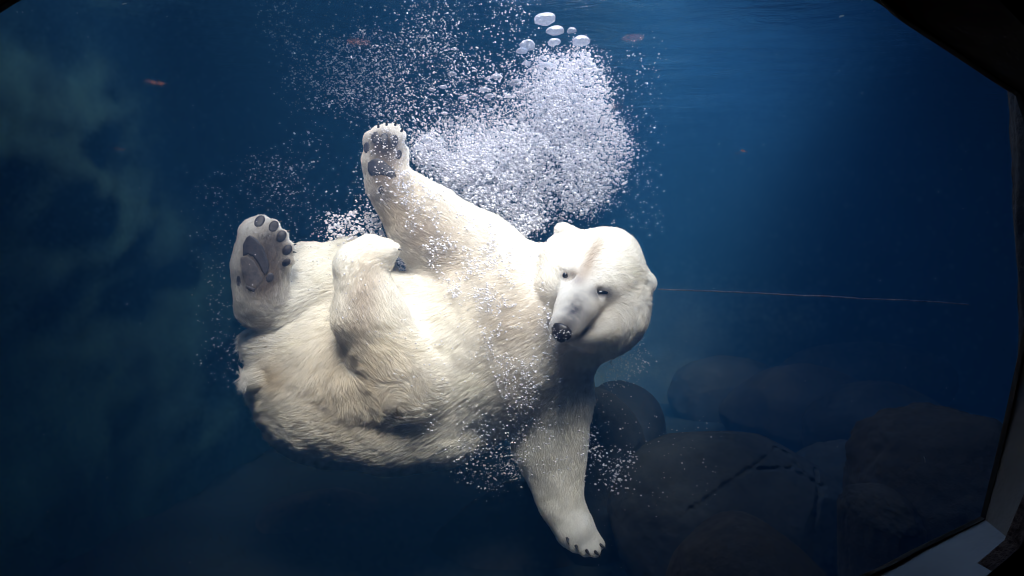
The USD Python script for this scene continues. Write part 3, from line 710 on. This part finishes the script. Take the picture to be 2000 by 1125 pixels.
add(in_poly([(760, 500), (810, 500), (800, 530), (770, 530)], 350), 3.0, .1, .8, 2.2, 2.0, 5)
# round the head and below it
add(in_poly([(1150, 120), (1290, 60), (1290, 460), (1190, 440), (1230, 300)], 330), 3.0, .2, .6, 1.8, 2.2, 12)
add(in_poly([(1170, 690), (1250, 640), (1270, 720), (1180, 770)], 330), 2.6, .12, .6, 1.4, 2.2, 8)
# over the raised foreleg, chest, belly and lower foreleg
on_bear(clump(in_poly([(770, 330), (850, 330), (1000, 470), (1010, 600), (900, 600), (820, 500), (760, 380)], 3600), 40, 7, .6), .6, 2.6, .05, 2.8)
on_bear(clump(in_poly([(900, 480), (1050, 480), (1090, 680), (1110, 830), (1010, 860), (950, 700)], 4200), 45, 8, .55), .6, 2.5, .06, 3.0)
on_bear(in_poly([(716, 250), (800, 250), (800, 400), (740, 400)], 330), .7, 2.0, .02, 2.2)
on_bear(in_poly([(600, 480), (950, 560), (960, 840), (700, 700)], 420), .6, 2.0, .03, 2.2)
on_bear(in_poly([(1078, 635), (1120, 650), (1105, 668), (1080, 660)], 70), .7, 1.9, .003, 2.0)
low = [(800, 800), (900, 770), (1000, 850), (1140, 800), (1150, 900), (1130, 930), (990, 930), (880, 900)]
add(clump(in_poly(low, 1300), 40, 9, .6), 2.34, .06, .6, 2.2, 2.8, 10)
add(clump(in_poly([(870, 860), (1000, 860), (1030, 930), (960, 960), (880, 920)], 700), 30, 10, .6), 2.62, .12, .6, 2.3, 2.6, 12)
add(clump(in_poly([(1130, 830), (1190, 830), (1250, 900), (1230, 950), (1150, 950)], 1000), 30, 11, .5), 2.60, .10, .6, 2.4, 2.6, 10)
add(in_poly([(1150, 780), (1420, 820), (1400, 1000), (1180, 1000)], 160), 2.4, .2, .6, 1.5, 2.2, 10)
# specks of drifting matter everywhere
add(in_poly([(0, 0), (1950, 0), (1950, 1120), (0, 1120)], 420), 2.6, .45, .35, .95, 3)
cloud = np.vstack(cloud)
cloud = cloud[(cloud[:, 1] > YG + .03)]

def bubble_shape(sub, seed, flat=.78, rough=.12):
    s = trimesh.creation.icosphere(sub); v = s.vertices * (1 + rough * 2 * (meshkit.noise(s.vertices * 1.6 + 20, seed) - .5)[:, None]) * [1, 1, flat]
    return trimesh.Trimesh(v, s.faces, process=False)
order = np.argsort(-cloud[:, 3] / cloud[:, 1])
# the ones that show largest are bubbles of their own
px_, py_ = project(cloud[:, :3]); inside = (cloud[:, 1] > 2.78 * SZ) & (px_ > 790) & (px_ < 1250) & (py_ > 80) & (py_ < 470)
BIG = order[inside[order]][:240]
for i in BIG:
    m = obj('air_bubble', bubble_shape(1, int(rb.integers(1e6)), .7, .22), 'bubble_large', smooth=True, label='small silvery air bubble within the rising white bubble cloud', cat='bubble', group='silvery bubbles of the bubble cloud')
    m.AddTranslateOp().Set(Gf.Vec3d(*map(float, cloud[i, :3]))); m.AddScaleOp().Set(Gf.Vec3f(*[float(cloud[i, 3])] * 3))
rest = cloud[np.setdiff1d(np.arange(len(cloud)), BIG)]
pi = UsdGeom.PointInstancer.Define(stage, '/World/fine_bubbles')
tag(pi, 'countless fine air bubbles rising as a white cloud over the bear', 'bubbles', kind='stuff')
UsdGeom.Scope.Define(stage, '/World/fine_bubbles/shapes')
protos = []
for k in range(4):
    mm = usdkit.mesh(stage, f'/World/fine_bubbles/shapes/bubble_{k}', bubble_shape(1, 60 + k, .8, .25), '/World/Looks/bubble_small', smooth=True)
    protos.append(mm.GetPath())
pi.CreatePrototypesRel().SetTargets(protos)
n = len(rest)
pi.CreateProtoIndicesAttr(Vt.IntArray.FromNumpy(rb.integers(0, 4, n).astype(np.int32)))
pi.CreatePositionsAttr(Vt.Vec3fArray.FromNumpy(rest[:, :3].astype(np.float32)))
pi.CreateScalesAttr(Vt.Vec3fArray.FromNumpy((rest[:, 3:4] * np.array([[1.1, 1.1, .95]])).astype(np.float32)))
ang = rb.random(n) * 2 * math.pi
pi.CreateOrientationsAttr(Vt.QuathArray([Gf.Quath(float(math.cos(a / 2)), 0, 0, float(math.sin(a / 2))) for a in ang]))
# the big flattened domes at the head of the cloud
def dome(w, seed):
    """A cap-shaped bubble: domed above, hollow below, with a lobed rim."""
    s = trimesh.creation.icosphere(3); v = s.vertices.copy()
    a = np.arctan2(v[:, 1], v[:, 0]); rr = np.hypot(v[:, 0], v[:, 1])
    up = v[:, 2] > 0
    z = np.where(up, v[:, 2] * .62, v[:, 2] * .16 + .10 * (1 - rr ** 2))
    lob = 1 + .34 * (meshkit.fbm(np.stack([np.cos(a) * 1.3, np.sin(a) * 1.3, 0 * a], -1) + 4, 3, seed) - .5) * 2
    q = np.stack([v[:, 0] * lob, v[:, 1] * lob, z + .12 * (meshkit.fbm(v * 2.0, 3, seed + 1) - .5)], -1)
    return trimesh.Trimesh(q * w, s.faces, process=False)
domes = [(1064, 40, 46), (1086, 62, 40), (1136, 82, 42), (1031, 89, 36), (1082, 84, 28), (1116, 61, 24), (970, 151, 26), (1007, 163, 28),
         (1019, 101, 24), (1025, 179, 22), (944, 176, 20), (957, 188, 18), (884, 145, 18), (843, 176, 15), (866, 171, 16), (905, 192, 18), (924, 218, 16), (844, 219, 13), (958, 215, 14),
         (992, 188, 16), (888, 96, 12), (1070, 128, 24), (1028, 125, 20), (1156, 130, 16), (868, 222, 14), (830, 274, 18), (910, 262, 15), (880, 247, 13), (932, 240, 13)]
names = ['topmost cap-shaped air bubble above the white bubble cloud', 'wide white cap bubble just under the topmost one', 'bright cap bubble at the upper right of the bubble cloud',
         'cap bubble at the upper left edge of the bubble column', 'lumpy cap bubble in the middle of the cluster of big ones', 'small cap bubble tucked beside the wide white one',
         'lone cap bubble with open blue water round it, left of the column', 'lone cap bubble just right of and below another lone one']
for i, (x, y, w) in enumerate(domes):
    dp = (2.9 + .12 * rb.normal()) * SZ; c = P(x, y, dp)
    lab, grp = (names[i], 'large cap bubbles on top of the cloud') if i < 8 else ('little cap-shaped bubble rising ahead of the bubble cloud', 'little cap bubbles ahead of the cloud')
    o = obj('cap_bubble', dome(w * .44 * K * dp, 100 + i), 'bubble_large', smooth=True, label=lab, cat='bubble', group=grp)
    o.AddTranslateOp().Set(Gf.Vec3d(*map(float, c))); o.AddRotateXYZOp().Set(Gf.Vec3f(float(rb.normal() * 3), float(rb.normal() * 4), float(rb.random() * 360)))
# ------------------------------------------------------------------ small things
def wire(pts, r, sides=6):
    p = np.array(pts, float); t = np.gradient(p, axis=0); t /= np.linalg.norm(t, axis=1, keepdims=True)
    a = np.cross(t, [0, 1, 0.01]); a /= np.linalg.norm(a, axis=1, keepdims=True); b = np.cross(t, a)
    an = np.arange(sides) * 2 * np.pi / sides
    v = p[:, None] + r * (np.cos(an)[None, :, None] * a[:, None] + np.sin(an)[None, :, None] * b[:, None])
    i, j = np.meshgrid(np.arange(len(p) - 1), np.arange(sides), indexing='ij')
    qd = np.stack([i * sides + j, i * sides + (j + 1) % sides, (i + 1) * sides + (j + 1) % sides, (i + 1) * sides + j], -1).reshape(-1, 4)
    return v.reshape(-1, 3), np.vstack([qd[:, [0, 1, 2]], qd[:, [0, 2, 3]]])
def strand(a, b, sag, dp, r, label, seed):
    t = np.linspace(0, 1, 60); X = a[0] + (b[0] - a[0]) * t; Y = a[1] + (b[1] - a[1]) * t + sag * np.sin(t * math.pi) + 2.5 * (meshkit.noise(np.stack([t * 9, 0 * t, 0 * t], -1), seed) - .5)
    obj('strand', wire(P(X, Y, dp + .25 * t), r), 'strand_look', smooth=True, label=label, cat='strand')
strand((1285, 566), (1892, 595), -3, 5.6, .006, 'thin pale orange rope stretched through the water right of the bear head', 3)  # thin tube laid along the pale orange line
# ceiling lamps of the gallery, behind the eye: the glass mirrors them
usdkit.material(stage, '/World/Looks/lamp_glow', {'e': ('emission', {'color': (1.0, 0.42, 0.22), 'strength': 1.1})}, [], surface='e.emission')
spots = [(230, 287), (375, 320), (55, 337), (66, 390), (321, 371), (300, 155), (698, 74), (1205, 204), (1240, 66), (290, 402), (1450, 294)]
for i, (x, y) in enumerate(spots):
    dv = (GZ - .012 - ZC) / ((562.5 - y) * K); px = (x - 1000) * K * dv; py = 2 * YG - dv - .04
    if py < GY + .1 or abs(px) > GX - .1: continue
    o = thing('ceiling_lamp', 'small warm round ceiling lamp mirrored in the viewing glass', 'ceiling lamp', 'gallery ceiling lamps', (px, py, GZ))
    ring = trimesh.creation.annulus(.075, .10, .03, sections=24); ring.apply_translation([0, 0, -.017])
    obj('lamp_ring', ring, 'gallery_paint', o)
    dsk = trimesh.creation.cylinder(.073, .01, sections=24); dsk.apply_translation([0, 0, -.008]); obj('lamp_glass', dsk, 'lamp_glow', o)
# drifting leaf scraps
def leaf(x, y, dp, ln, wd, roll, m, label):
    t = np.linspace(-1, 1, 9); v, f = [], []
    for s in (1, -1):
        for a in t:
            w = wd * math.sqrt(max(1 - a * a, 0)) * (1 - .25 * a)
            for e in (-1, 0, 1): v.append([a * ln, e * w, .12 * ln * (1 - a * a) + s * .0006 + .25 * abs(e) * w])
    for k in range(2):
        for i in range(8):
            for e in range(2):
                a = k * 27 + i * 3 + e; q_ = [a, a + 3, a + 4, a + 1]
                if k: q_ = q_[::-1]
                f += [[q_[0], q_[1], q_[2]], [q_[0], q_[2], q_[3]]]
    o = obj('leaf_scrap', (np.array(v), np.array(f)), m, smooth=True, label=label, cat='leaf')
    c = P(x, y, dp); o.AddTranslateOp().Set(Gf.Vec3d(*map(float, c))); o.AddRotateXYZOp().Set(Gf.Vec3f(60, roll, 10))
leaf(1644, 32, 3.2, .016, .006, -20, 'leaf_pale', 'tiny pale leaf scrap drifting near the top right of the window')
leaf(243, 8, 3.2, .013, .005, -15, 'leaf_pale', 'tiny pale leaf scrap drifting near the top left of the window')
leaf(1451, 295, 3.4, .015, .006, 8, 'leaf_orange', 'small brownish leaf scrap in open water right of the bubble cloud')
leaf(1805, 898, 2.0, .012, .003, 80, 'leaf_pale', 'tiny pale scrap hanging in front of the craggy brown boulder')
